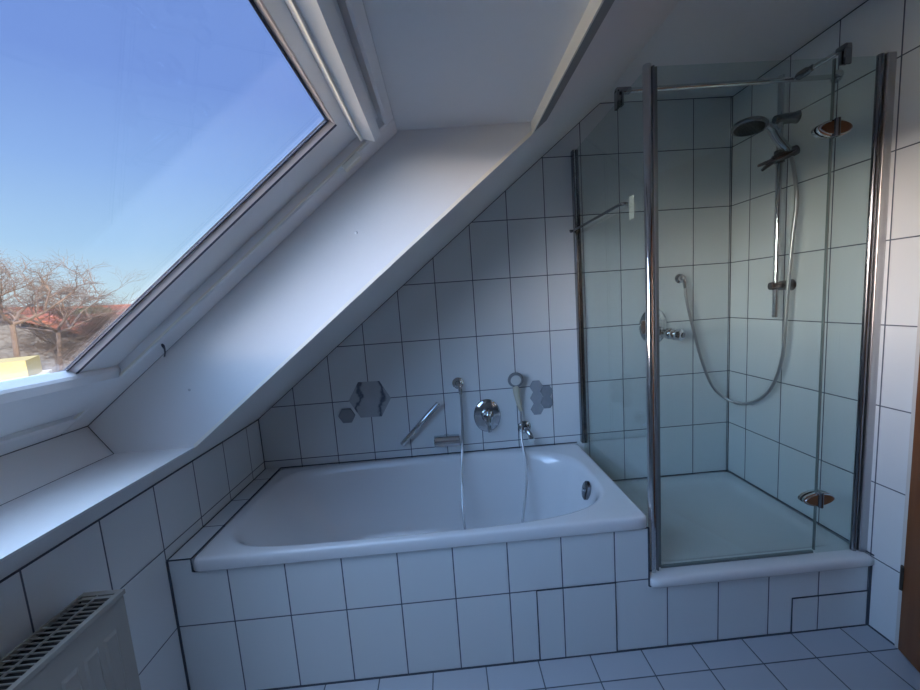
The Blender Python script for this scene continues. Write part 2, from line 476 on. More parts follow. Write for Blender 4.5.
def build_bath():
    x0, x1, y0, y1 = .086, 1.727, -.735, -.004
    cx, cy = .86, (y0 + y1) / 2
    al, ar, b = cx - x0, x1 - cx, (y1 - y0) / 2
    th = [2 * PI * k / 180 for k in range(180)]
    for sx, a in ((1, ar), (-1, al)):
        for sy in (1, -1): th.append(math.atan2(sy * b, sx * a) % (2 * PI))
    th = sorted(th)
    def O(d, n=60): return ring_xy(cx, cy, al - d, ar - d, b - d, n, n, th)
    def I(xl, xr, hb, nl, nr, dy=0): return ring_xy(cx, cy + dy, cx - xl, xr - cx, hb, nl, nr, th)
    rings = [(.500, O(.012)), (.500, O(.002)), (.504, O(.0)), (.531, O(.0)), (.540, O(.001)), (.5450, O(.004)), (.547, O(.010)), (.5472, O(.020, 30)),
             (.5472, I(.122, 1.668, .340, 5.6, 3.6)), (.5465, I(.128, 1.662, .335, 5.5, 3.6)), (.543, I(.136, 1.655, .329, 5.4, 3.55)),
             (.535, I(.145, 1.648, .322, 5.2, 3.5)), (.515, I(.158, 1.640, .315, 5, 3.4)), (.46, I(.195, 1.620, .303, 4.7, 3.3)),
             (.36, I(.255, 1.590, .290, 4.5, 3.3)), (.25, I(.320, 1.555, .275, 4, 3.2)), (.19, I(.37, 1.525, .255, 4, 3.2)),
             (.155, I(.42, 1.49, .225, 4, 3)), (.140, I(.47, 1.44, .185, 3.5, 3)), (.135, I(.55, 1.36, .12, 3, 3)), (.133, I(.7, 1.1, .05, 2, 2))]
    root = empty('bathtub', (.9, -.37, .13), 'white enamel built-in bathtub with rounded right end, under the sloping ceiling', 'bathtub')
    basin('tub_body', rings, th, M['enamel'], root)
    # overflow cover
    bm = B()
    ax = Vector((-1, 0, .18))
    lathe(bm, (1.628, -.412, .487), ax, [(.0, 0), (.030, 0), (.034, .004), (.034, .016), (.028, .022), (.012, .024), (0, .024)], 32, sa=.82, sb=1.3, updir=(0, 0, 1))
    o = link('overflow_cover', bm, M['darkchrome'], root, True); o['label'] = 'dark chrome oval overflow cover'
    bm = B(); tube(bm, [(1.612, -.412, .49), (1.600, -.412, .493)], [.009, .007], 12)
    link('turn_knob', bm, M['chrome'], o, True)
    bm = B(); lathe(bm, (1.30, -.37, .1335), (0, 0, 1), [(.030, 0), (.030, .003), (.022, .005), (0, .006)], 24)
    link('drain', bm, M['chrome'], root, True)
    # tiled platform
    root = empty('bath_surround', (.9, -.7, 0), 'white tiled masonry platform carrying the bathtub and the shower tray', 'tiled platform')
    bm = B()
    box(bm, .0005, 1.727, -D, -.66, 0.0005, .4995)
    box(bm, .0005, 1.2985, -D - .001, -D, 0, .0); 
    bm.free(); bm = B()
    # lower band leaves openings for two hatches
    box(bm, .0005, 1.2985, -D, -.69, .0005, .4995)
    box(bm, 1.2985, 1.6015, -D, -.69, .292, .4995)
    box(bm, 1.6015, 1.727, -D, -.69, .0005, .4995)
    box(bm, 1.727, 2.2925, -D, -.69, .0005, .2605)
    box(bm, 2.2925, XR - .0005, -D, -.69, .150, .2605)
    link('front_panel', bm, M['tile_front'], root)
    bm = B(); box(bm, .0005, .084, -D + .0005, -.0005, .45, ZRIM)
    link('ledge', bm, M['tile_ledge'], root)
    bm = B(); box(bm, .0005, .084, -D - .0002, -D + .0004, .50, ZRIM)
    bm.free()
    bm = B(); box(bm, .0005, .0835, -D - .0005, -.7225, .4998, ZRIM - .0005); link('ledge_end', bm, M['tile_front'], root)
    bm = B(); box(bm, 1.700, 1.727, -.69, -.0005, .20, .4995); link('shower_side_panel', bm, M['acryl'], root)
    bm = B()
    tube(bm, [(.085, -D - .004, .500), (.085, -D - .004, ZRIM + .0005), (.085, -.003, ZRIM + .0005)], .0030, 6)
    tube(bm, [(.086, -D - .001, .4985), (1.727, -D - .001, .4985)], .003, 6)
    tube(bm, [(.086, -.0035, ZRIM + .001), (1.727, -.0035, ZRIM + .001)], .0028, 6)
    tube(bm, [(.001, -D, ZRIM + .0005), (.001, -.003, ZRIM + .0005)], .0028, 6)
    tube(bm, [(.003, -D - .001, ZRIM), (.084, -D - .001, ZRIM)], .0024, 6)
    tube(bm, [(1.729, -D - .001, .262), (1.729, -D - .001, .50)], .003, 6)
    link('joint', bm, M['grout'], root, True)
    # hatches
    for (a, b_, c, lab) in ((1.301, 1.600, .290, 'white tiled access hatch low under the bathtub rim'), (2.295, 2.602, .148, 'small white tiled access hatch under the shower tray, beside the right wall')):
        bm = B(); box(bm, a, b_, -D - .002, -.70, .004, c - .001)
        if c > .2: box(bm, b_ - .0, b_ + .0001, -D, -.70, .004, c - .001)
        o = thing(link('access_hatch', bm, M['tile_front']), lab, 'access hatch', 'tiled access hatches')
        b2 = B(); w = .0026
        tube(b2, [(a, -D - .0015, .004), (a, -D - .0015, c), (b_, -D - .0015, c), (b_, -D - .0015, .004)], w, 6)
        link('hatch_joint', b2, M['grout'], o)


build_bath()


def build_tray():
    x0, x1, y0, y1 = 1.731, XR - .002, -.742, -.003
    cx, cy = (x0 + x1) / 2, (y0 + y1) / 2
    a, b = (x1 - x0) / 2, (y1 - y0) / 2
    th = sorted([2 * PI * k / 120 for k in range(120)] + [math.atan2(sy * b, sx * a) % (2 * PI) for sx in (1, -1) for sy in (1, -1)])
    O = lambda d, n=70: ring_xy(cx, cy, a - d, a - d, b - d, n, n, th)
    I = lambda d, n: ring_xy(cx, cy + .012, a - d, a - d, b - d - .012, n, n, th)
    rings = [(.262, O(.03)), (.262, O(.004)), (.267, O(.0)), (.285, O(0)), (.294, O(.003)), (.299, O(.010)), (.300, O(.020)), (.300, I(.055, 16)),
             (.297, I(.063, 14)), (.288, I(.075, 12)), (.280, I(.095, 10)), (.276, I(.14, 8)), (.273, I(.3, 3))]
    root = empty('shower_tray', (cx, cy, .262), 'flat white shower tray with a thick rounded front lip, right of the bathtub', 'shower tray')
    basin('tray_body', rings, th, M['acryl'], root)
    bm = B(); r = .003
    tube(bm, [(x0 - .001, -.003, .3005), (XR - .002, -.003, .3005), (XR - .002, y0 + .01, .3005)], r, 6)
    tube(bm, [(x0, -D - .001, .2605), (XR - .002, -D - .001, .2605)], .0025, 6)
    link('joint', bm, M['grout'], root)


build_tray()


# ------------------------------------------------------------------ shower enclosure
def build_enclosure():
    GX, GY, ZT = 1.765, -.692, 2.098
    root = empty('shower_enclosure', (2.2, GY, .30), 'glass shower enclosure with chrome corner post standing on the white tray', 'shower enclosure')
    bm = B(); box(bm, GX - .003, GX + .003, GY + .014, -.018, .303, ZT); link('side_panel', bm, M['glass'], root)
    bm = B(); box(bm, GX + .024, 2.404, GY - .003, GY + .003, .316, ZT); d = link('door', bm, M['glass'], root)
    bm = B(); box(bm, 2.413, 2.562, GY - .003, GY + .003, .305, ZT); link('fixed_panel', bm, M['glass'], root)
    # glass edges read as dark green lines: thin clear seals
    M['sealm'] = pmat('grey green seal', (.16, .20, .20), .3)
    bm = B(); box(bm, GX + .018, GX + .028, GY - .005, GY + .005, .312, ZT - .002); link('door_seal', bm, M['sealm'], d)
    bm = B(); box(bm, GX + .028, 2.402, GY - .004, GY + .004, .306, .3155); link('bottom_seal', bm, M['sealm'], d)
    bm = B(); box(bm, 2.4045, 2.409, GY - .004, GY + .004, .318, ZT - .002); link('hinge_seal', bm, M['sealm'], d)
    # corner post
    bm = B(); lathe(bm, (GX - .006, GY - .004, .301), (0, 0, 1), [(.0135, 0), (.0135, ZT - .299), (.0125, ZT - .297), (0, ZT - .297)], 24)
    link('post', bm, M['chrome'], root, True)
    bm = B(); box(bm, GX + .0105, GX + .0165, GY - .01, GY + .01, .302, ZT); link('magnet_strip', bm, M['greyplastic'], root)
    # wall profiles
    bm = B(); box(bm, GX - .018, GX + .012, -.030, -.0005, ZRIM + .002, ZT + .004); bevel(bm, .003)
    p = link('wall_profile', bm, M['darkchrome'], root)
    bm = B(); box(bm, GX - .012, GX - .006, -.033, -.0302, ZRIM + .004, ZT); link('bright_strip', bm, M['chrome'], p)
    bm = B(); box(bm, 2.578, XR - .0005, GY - .017, GY + .020, .302, ZT + .004); bevel(bm, .003)
    p = link('wall_profile', bm, M['alu'], root)
    bm = B(); lathe(bm, (2.567, GY - .002, .302), (0, 0, 1), [(.0095, 0), (.0095, ZT - .298), (0, ZT - .298)], 20); link('cover_tube', bm, M['darkchrome'], p, True)
    # hinges: oval chrome clamps with a barrel between
    def hinge(z):
        bm = B(); n = 40
        pts = []
        for k in range(n):
            t = 2 * PI * k / n; pts.append((2.409 + .062 * math.cos(t), z + .027 * math.copysign(abs(math.sin(t)) ** 1.15, math.sin(t))))
        prism(bm, pts, XZ, GY - .0175, GY - .0035)
        bmesh.ops.recalc_face_normals(bm, faces=bm.faces[:])
        e = [e for e in bm.edges if all(abs(v.co.y - (GY - .0175)) < 1e-5 for v in e.verts)]
        bmesh.ops.bevel(bm, geom=e, offset=.006, segments=3, affect='EDGES')
        h = link('hinge', bm, M['chrome'], root, True, 50)
        bm = B(); prism(bm, pts, XZ, GY + .0035, GY + .013); link('hinge_back', bm, M['chrome'], h, True, 50)
        bm = B(); tube(bm, [(2.409, GY - .017, z - .029), (2.409, GY - .017, z + .029)], .0085, 14); link('hinge_barrel', bm, M['darkchrome'], h, True)
    hinge(1.872); hinge(.532)
    # stabiliser bars at the top with clamps
    zb = 2.130
    bm = B(); tube(bm, [(GX + .012, -.495, zb), (XR - .004, -.520, zb)], .0085, 12); link('support_bar', bm, M['chrome'], root, True)
    bm = B(); tube(bm, [(2.438, -.515, zb), (2.446, GY + .008, zb)], .0085, 12); link('support_bar', bm, M['chrome'], root, True)
    bm = B(); box(bm, GX - .015, GX + .045, -.505, -.483, zb - .010, zb + .011); bevel(bm, .005, 3)
    box(bm, GX - .015, GX - .005, -.505, -.483, zb - .065, zb)
    box(bm, GX + .004, GX + .012, -.506, -.484, zb - .055, zb)
    link('clamp', bm, M['darkchrome'], root, True)
    bm = B(); box(bm, 2.434, 2.458, GY - .011, GY + .026, zb - .010, zb + .011); bevel(bm, .005, 3)
    box(bm, 2.435, 2.457, GY - .010, GY - .004, zb - .055, zb); box(bm, 2.436, 2.456, GY + .004, GY + .010, zb - .05, zb)
    link('clamp', bm, M['darkchrome'], root, True)
    bm = B(); lathe(bm, (2.438, -.532, zb), (0, -1, 0), [(0, 0), (.013, .0), (.015, .006), (.015, .034), (.011, .04), (.011, .055), (0, .055)], 16); link('tee_joint', bm, M['darkchrome'], root, True)
    bm = B(); lathe(bm, (XR - .0005, -.520, zb), (-1, 0, 0), [(0, 0), (.022, 0), (.022, .006), (.012, .010), (0, .010)], 20); link('wall_rosette', bm, M['chrome'], root, True)


build_enclosure()

# thin bar on the side glass with bent end and milky plate
root = empty('towel_bar', (1.735, -.3, 1.70), 'thin chrome bar with bent end, fixed beside the upper side glass', 'towel bar')
bm = B()
tube(bm, spline([(1.735, .0 - .003, 1.700), (1.735, -.2, 1.700), (1.735, -.515, 1.700), (1.742, -.548, 1.7), (1.760, -.552, 1.7)], 6), .006, 10)
link('bar', bm, M['darkchrome'], root, True)
bm = B(); lathe(bm, (1.7405, -.0305, 1.70), (0, -1, 0), [(0, 0), (.010, 0), (.010, .02), (0, .02)], 14); tube(bm, [(1.735, -.04, 1.7), (1.715, -.04, 1.7)], .005, 8)
link('end_knob', bm, M['darkchrome'], root, True)
bm = B(); box(bm, 1.7685, 1.773, -.580, -.545, 1.64, 1.725); bevel(bm, .0015)
link('fixing_plate', bm, M['clear'], root)


# ------------------------------------------------------------------ bath fittings on the back wall
def hexpts(cx, cz, R, rot=0): return [(cx + R * math.cos(rot + k * PI / 3), cz + R * math.sin(rot + k * PI / 3)) for k in range(6)]


def hexa(cx, cz, R, mat, lab, grp, rot=0):
    bm = B(); prism(bm, hexpts(cx, cz, R, rot), XZ, -.0030, -.00005)
    return thing(link('hexagon_sticker', bm, mat), lab, 'wall sticker', grp)


hexa(.602, .888, .113, M['hexbig'], 'largest hexagon wall sticker, grey marble with dark veins', 'hexagon stickers on the back wall', -.02)
hexa(.470, .808, .046, M['hexsm'], 'small plain grey hexagon sticker at the lower left of the large one', 'hexagon stickers on the back wall')
for (dx, dz, m, w) in ((0, .064, 'hexsm', 'topmost hexagon in the left column of'), (0, 0, 'hexsm', 'middle hexagon in the left column of'), (0, -.064, 'hexsm', 'lowest hexagon in the left column of'),
                       (.0565, .032, 'hexdk', 'upper hexagon in the right column of'), (.0565, -.032, 'hexdk', 'lower hexagon in the right column of')):
    hexa(1.511 + dx, .822 + dz, .0368, M[m], w + ' the grey sticker cluster by the shower', 'hexagons of the sticker cluster')

# diagonal grab bar
root = empty('grab_bar', (.86, 0, .74), 'slanting chrome grab bar between the large hexagon sticker and the hose', 'grab bar')
bm = B(); a_, b_ = Vector((.757, -.042, .635)), Vector((.972, -.042, .848))
tube(bm, [a_, a_.lerp(b_, .02), a_.lerp(b_, .98), b_], [.011, .0145, .0145, .011], 16); link('bar', bm, M['chrome'], root, True)
for t in (.08, .92):
    c = a_.lerp(b_, t); bm = B(); tube(bm, [(c.x, -.0005, c.z), (c.x, -.034, c.z)], .007, 12); link('mount', bm, M['chrome'], root, True)

# horizontal spout roll
root = empty('bath_spout', (1.0, 0, .635), 'short horizontal chrome spout roll on the tiles above the tub', 'bath spout')
bm = B(); lathe(bm, (.932, -.042, .636), (1, 0, 0), [(0, 0), (.028, 0), (.031, .003), (.031, .134), (.028, .137), (0, .137)], 28); link('barrel', bm, M['chrome'], root, True)
bm = B(); tube(bm, [(1.0, -.0005, .636), (1.0, -.02, .636)], .024, 20); link('stem', bm, M['chrome'], root, True)

# round outlet with elbow, hose attached to hand shower
root = empty('hose_outlet', (1.083, 0, .94), 'round chrome hose outlet on the wall above the short spout roll', 'hose outlet')
bm = B(); lathe(bm, (1.083, -.0005, .94), (0, -1, 0), [(0, 0), (.031, 0), (.031, .006), (.024, .012), (.016, .016), (.016, .036), (.010, .043), (0, .043)], 28); link('rosette', bm, M['chrome'], root, True)
bm = B(); tube(bm, [(1.086, -.034, .94), (1.090, -.036, .925), (1.093, -.037, .90), (1.093, -.037, .885)], [.010, .011, .010, .009], 14); link('elbow', bm, M['chrome'], root, True)

root = empty('hand_shower', (1.39, -.02, .86), 'small yellowed hand shower on the wall above the bathtub, with its metal hose', 'hand shower')
bm = B()
hax = Vector((0, -1, -.12)).normalized(); hc = Vector((1.389, -.052, .944))
lathe(bm, hc, hax, [(0, -.014), (.022, -.014), (.039, -.006), (.042, .003), (.040, .010), (.034, .0115), (0, .0115)], 32)
h = link('shower_head', bm, M['greyplastic'], root, True)
bm = B(); lathe(bm, hc + hax * .0117, hax, [(0, 0), (.028, 0), (.027, .003), (0, .0035)], 28); o = link('spray_face', bm, M['lightplastic'], h, True)
bm = B(); tube(bm, spline([(1.390, -.046, .912), (1.392, -.042, .88), (1.398, -.036, .84), (1.406, -.032, .80), (1.413, -.030, .765)], 5), [.0165] * 8 + [.0155] * 4 + [.014] * 4 + [.0115] * 4 + [.010], 14)
o = link('handle', bm, M['beige'], root, True); o['label'] = 'yellowed plastic handle'
bm = B(); tube(bm, [(1.389, -.0005, .925), (1.389, -.040, .925)], .014, 14); lathe(bm, (1.389, -.0005, .925), (0, -1, 0), [(0, 0), (.024, 0), (.022, .006), (0, .006)], 20); link('holder', bm, M['greyplastic'], root, True)
bm = B()
pts = [(1.093, -.037, .885), (1.091, -.038, .75), (1.084, -.050, .635), (1.072, -.095, .53), (1.062, -.165, .44), (1.056, -.24, .33), (1.066, -.31, .22), (1.10, -.40, .155), (1.17, -.47, .146), (1.26, -.43, .146), (1.31, -.34, .20),
       (1.352, -.27, .32), (1.392, -.185, .43), (1.408, -.115, .53), (1.405, -.060, .61), (1.412, -.036, .68), (1.414, -.029, .765)]
tube(bm, spline(pts, 8), .0062, 8); link('hose', bm, M['hose'], root, True)

# concealed mixer
def lever_mixer(cx, cz, lab, rx, rz, knob):
    root = empty('mixer_tap', (cx, 0, cz), lab, 'mixer tap', 'concealed mixer taps')
    bm = B(); lathe(bm, (cx, -.0005, cz), (0, -1, 0), [(0, 0), (1, 0), (1, .006), (.93, .012), (.5, .015), (0, .015)], 48, sa=rx, sb=rz, updir=(0, 0, 1)) if False else None
    prof = [(0, 0), (1, 0), (1, .006), (.93, .012), (.5, .016), (0, .016)]
    lathe(bm, (cx, -.0005, cz), (0, -1, 0), prof, 48, sa=rx, sb=rz, updir=(0, 0, 1))
    link('cover_plate', bm, M['chrome'], root, True)
    if not knob:
        bm = B(); lathe(bm, (cx, -.0165, cz + .004), (0, -1, 0), [(.034, 0), (.032, .018), (.026, .030), (.012, .036), (0, .037)], 32); c = link('cartridge_cap', bm, M['chrome'], root, True)
        bm = B(); tube(bm, spline([(cx, -.050, cz + .030), (cx, -.060, cz + .010), (cx + .001, -.066, cz - .03), (cx + .002, -.070, cz - .072)], 5), [.017] * 5 + [.0155] * 5 + [.013] * 5 + [.010], 16)
        link('lever', bm, M['chrome'], root, True)
    else:
        ax = Vector((.062, -.125, -.010)); b0 = Vector((cx + .022, -.014, cz - .035))
        bm = B(); lathe(bm, b0, ax, [(.034, 0), (.030, .018), (.020, .026), (.020, .045), (.028, .049), (.030, .058), (.030, .066), (.023, .070), (.029, .076), (.031, .086), (.031, .094), (.025, .098), (.030, .103), (.031, .112), (.030, .128), (.022, .134), (0, .135)], 32)
        link('knob', bm, M['chrome'], root, True)
        bm = B(); lathe(bm, b0 + ax.normalized() * .1352, ax, [(0, 0), (.015, 0), (.013, .003), (0, .0035)], 20); link('knob_cap', bm, M['darkchrome'], root, True)


lever_mixer(1.231, .746, 'oval chrome mixer tap with downward lever, between the two hoses above the bathtub', .074, .092, False)
lever_mixer(2.172, 1.170, 'round chrome mixer tap with protruding knob inside the shower', .078, .100, True)

root = empty('filler_outlet', (1.433, 0, .655), 'small round chrome bath filler with bent stub, below the hand shower', 'bath filler')
bm = B(); lathe(bm, (1.434, -.0005, .662), (0, -1, 0), [(0, 0), (.036, 0), (.036, .006), (.030, .013), (.02, .016), (0, .017)], 30); link('rosette', bm, M['chrome'], root, True)
bm = B(); tube(bm, spline([(1.434, -.014, .662), (1.440, -.045, .655), (1.452, -.062, .635), (1.456, -.066, .615)], 5), .0135, 16); link('stub', bm, M['chrome'], root, True)
bm = B(); tube(bm, [(1.456, -.066, .618), (1.457, -.067, .598)], .0165, 16); link('aerator', bm, M['lightplastic'], root, True)

# ------------------------------------------------------------------ shower fittings
root = empty('shower_wall_outlet', (2.325, 0, 1.41), 'small chrome hose outlet on the shower back wall, above the mixer knob', 'hose outlet')
bm = B(); lathe(bm, (2.322, -.0005, 1.418), (0, -1, 0), [(0, 0), (.026, 0), (.026, .006), (.016, .011), (.015, .032), (.008, .040), (0, .040)], 26); link('rosette', bm, M['chrome'], root, True)
bm = B(); tube(bm, [(2.324, -.032, 1.415), (2.330, -.034, 1.395), (2.333, -.034, 1.365)], [.011, .011, .009], 14); link('elbow', bm, M['chrome'], root, True)

RX, RY = 2.545, -.347
root = empty('shower_rail', (RX, RY, 1.2), 'vertical chrome riser rail on the right shower wall', 'shower rail')
bm = B(); lathe(bm, (RX, RY, 1.205), (0, 0, 1), [(0, 0), (.0115, 0), (.0115, 1.03), (0, 1.03)], 18); link('rail', bm, M['chrome'], root, True)
for z in (2.060, 1.347):
    bm = B(); n = 16
    tube(bm, [(XR - .0005, RY - .012, z), (XR - .012, RY - .010, z), (RX + .005, RY, z), (RX - .022, RY + .006, z)], [.026, .022, .021, .017], 18)
    link('bracket', bm, M['darkchrome'], root, True)
bm = B(); tube(bm, [(2.578, -.394, 1.915), (2.560, -.388, 1.908), (2.520, -.372, 1.896), (2.500, -.364, 1.890)], [.020, .021, .018, .014], 18)
tube(bm, [(RX, RY, 1.880), (RX, RY, 1.930)], .019, 16)
s = link('slider', bm, M['darkchrome'], root, True)
for dz in (0, -.020):
    bm = B(); tube(bm, [(2.505, -.366, 1.890 + dz * .4), (2.475, -.352, 1.880 + dz), (2.452 - dz, -.342, 1.873 + dz)], [.009, .008, .006], 10)
    link('slider_lever', bm, M['darkchrome'], s, True)

root = empty('shower_hand_piece', (2.5, -.37, 2.03), 'round chrome hand shower in the slider of the riser rail, with long silver hose', 'hand shower')
hc = Vector((2.400, -.355, 2.036)); hax = Vector((-.16, -.10, -1)).normalized()
bm = B(); lathe(bm, hc, hax, [(0, -.022), (.025, -.021), (.058, -.008), (.066, .002), (.066, .008), (.062, .012), (0, .012)], 40); h = link('shower_head', bm, M['darkchrome'], root, True)
bm = B(); a_, b_ = frame_of(hax)
lathe(bm, hc + hax * .0122, hax, [(0, 0), (.055, 0), (.054, .0015), (0, .002)], 36)
for ring, cnt in ((.012, 6), (.024, 12), (.036, 18), (.048, 24)):
    for k in range(cnt):
        t = 2 * PI * k / cnt; c = hc + hax * .0140 + (a_ * math.cos(t) + b_ * math.sin(t)) * ring
        tube(bm, [c, c + hax * .004], [.0024, .0016], 6)
link('nozzle_plate', bm, M['rubber'], h)
bm = B(); tube(bm, spline([hc + Vector((.045, .002, .004)), (2.478, -.372, 2.018), (2.510, -.378, 1.965), (2.540, -.386, 1.925), (2.556, -.390, 1.895)], 5), [.0155] * 6 + [.0175] * 8 + [.015] * 6 + [.012], 16); link('handle', bm, M['chrome'], root, True)
bm = B()
tube(bm, spline([(2.556, -.388, 1.900), (2.562, -.400, 1.83), (2.562, -.416, 1.70), (2.560, -.405, 1.54), (2.560, -.388, 1.28), (2.560, -.372, 1.01), (2.558, -.30, .835), (2.545, -.16, .745), (2.48, -.07, .80),
                 (2.425, -.04, .955), (2.368, -.034, 1.18), (2.338, -.034, 1.31), (2.333, -.034, 1.368)], 10), .0075, 10)
link('hose', bm, M['hose'], root, True)


# ------------------------------------------------------------------ radiator
def build_radiator():
    y1, y0 = -1.037, -2.25; x0, x1 = .035, .137; zt, zb = .687, .13
    root = empty('radiator', ((x0 + x1) / 2, -1.6, zb), 'cream flat panel radiator with slotted top grille under the window sill', 'radiator')
    bm = B(); box(bm, x1 - .012, x1, y0, y1, zb, zt - .012); bevel(bm, .003)
    n = int((y1 - y0 - .06) / .05)
    for k in range(n):
        yc = y1 - .055 - k * .05
        v = box(bm, x1 - .001, x1 + .003, yc - .020, yc + .020, zb + .05, zt - .075)
        for q in v:
            if q.co.x > x1 + .002:
                q.co.y += (.007 if q.co.y < yc else -.007); q.co.z += (.012 if q.co.z < .4 else -.012)
    link('front_panel', bm, M['rad'], root)
    bm = B(); box(bm, x0, x0 + .01, y0, y1, zb, zt - .012); box(bm, x0 + .011, x1 - .013, y0 + .02, y1 - .019, zb + .03, zt - .018)
    link('core', bm, M['raddark'], root)
    bm = B(); box(bm, x0 + .0105, x1 - .0125, y1 - .018, y1, zb, zt - .004); link('side_cover', bm, M['rad'], root)
    bm = B(); box(bm, x0, x1 + .003, y1 - .012, y1 + .002, zt - .012, zt)
    box(bm, x1 - .010, x1 + .003, y0, y1 - .012, zt - .012, zt); box(bm, x0, x0 + .005, y0, y1 - .012, zt - .012, zt)
    box(bm, x0 + .046, x0 + .049, y0, y1 - .012, zt - .0055, zt - .001)
    y = y1 - .022
    while y > y0:
        box(bm, x0 + .004, x1 - .009, y - .0012, y + .0012, zt - .0055, zt - .0025); y -= .0135
    link('top_grille', bm, M['rad'], root)
    for yy in (y1 - .15, y0 + .15):
        bm = B(); box(bm, .0005, x0, yy - .02, yy + .02, .25, .60); link('wall_bracket', bm, M['rad'], root)
        bm = B(); box(bm, x0 + .01, x0 + .05, yy - .02, yy + .02, .0005, zb + .01); link('foot', bm, M['rad'], root)


build_radiator()


# ------------------------------------------------------------------ door on the right wall
def build_door():
    bm = B(); box(bm, XR - .006, XR + .06, -.842, -.816, .0005, 2.06); box(bm, XR - .006, XR + .06, -1.77, -1.74, .0005, 2.06); box(bm, XR - .006, XR + .06, -1.74, -.842, 2.03, 2.06)
    struct(link('trim_30', bm, M['white']))
    bm = B()   # small hallway behind the door
    box(bm, 4.0, 4.1, -2.7, -.1, -.1, 2.5); box(bm, XR + .121, 4.0, -.2, -.1, -.1, 2.5); box(bm, XR + .121, 4.0, -2.7, -2.6, -.1, 2.5)
    struct(link('wall_hallway', bm, M['white']))
    bm = B(); box(bm, XR + .121, 4.0, -2.6, -.2, -.1, 0); box(bm, XR, XR + .121, -1.74, -.845, -.0, .0005); struct(link('floor', bm, M['wood']))
    bm = B(); box(bm, XR + .121, 4.0, -2.6, -.2, 2.4, 2.5); struct(link('ceiling', bm, M['white']))
    root = bpy.data.objects.new('door_1', None); COL.objects.link(root); root.location = (XR - .001, -.833, 0); struct(root)
    bm = B(); box(bm, -.012, .026, -.885, -.002, .006, 2.025); bevel(bm, .002)
    me = link('door_leaf', bm, M['wood']); me.parent = root
    for x in (-.018,):
        b2 = B()
        for z0, z1 in ((.15, .95), (1.08, 1.90)): box(b2, -.016, -.0121, -.76, -.12, z0, z1)
        bevel(b2, .003); p = link('door_panel', b2, M['wood']); p.parent = me
    bm = B(); tube(bm, [(-.012, -.83, 1.02), (-.055, -.83, 1.02), (-.06, -.82, 1.02), (-.06, -.71, 1.02)], .009, 12); hd = link('door_handle', bm, M['alu'], None, True); hd.parent = me
    root.rotation_euler = (0, 0, -math.radians(21))
    for z in (.285, 1.75):
        bm = B(); box(bm, XR - .010, XR - .0062, -.838, -.820, z - .045, z + .045); tube(bm, [(XR - .014, -.829, z - .045), (XR - .014, -.829, z + .045)], .0055, 10)
        o = link('hinge', bm, M['brass'], root)
        o.matrix_parent_inverse = root.matrix_basis.inverted()


build_door()


# ------------------------------------------------------------------ outside
GZ = -5.0
M['ground'] = pmat('garden ground', (.15, .13, .095), .9, noise=.5, nscale=1.2)
M['bark'] = pmat('pale bark', (.085, .06, .05), .8, noise=.3, nscale=12)
M['bark2'] = pmat('brown twigs', (.055, .038, .03), .85, noise=.3, nscale=12)
M['evergreen'] = pmat('dark evergreen', (.03, .04, .02), .8, noise=.5, nscale=9)


def rooftiles(name, c):
    m, nt, out = newmat(name)
    tc = N(nt, 'ShaderNodeTexCoord'); w = N(nt, 'ShaderNodeTexWave'); w.inputs['Scale'].default_value = 1.6; w.bands_direction = 'Z'
    w.inputs['Distortion'].default_value = .6
    nt.links.new(tc.outputs['Object'], w.inputs[0])
    t = N(nt, 'ShaderNodeTexNoise'); t.inputs['Scale'].default_value = 3; t.inputs['Detail'].default_value = 6; nt.links.new(tc.outputs['Object'], t.inputs[0])
    f = math_n(nt, 'MULTIPLY', math_n(nt, 'ADD', w.outputs[1], t.outputs[0]), .5)
    p = N(nt, 'ShaderNodeBsdfPrincipled'); p.inputs['Roughness'].default_value = .7
    nt.links.new(mixcol(nt, f, tuple(q * .75 for q in c), tuple(q * 1.2 for q in c)), p.inputs[0]); nt.links.new(p.outputs[0], out.inputs[0])
    return m


M['redroof'] = rooftiles('red clay roof tiles', (.15, .042, .025))
M['greyroof'] = rooftiles('grey weathered roof', (.06, .058, .062))
M['render'] = pmat('pale render', (.17, .16, .14), .85, noise=.1)
M['cream'] = pmat('bright bounce facade', (.88, .80, .66), .85, noise=.04)
M['yellowrender'] = pmat('pale yellow render', (.26, .215, .095), .8, noise=.06)
M['whitecap'] = pmat('white capping', (.30, .275, .23), .7)

bm = B(); box(bm, -160, -.6, -60, 160, GZ - .3, GZ)
thing(link('garden_ground', bm, M['ground']), 'brown winter garden ground far below the roof window', 'ground')


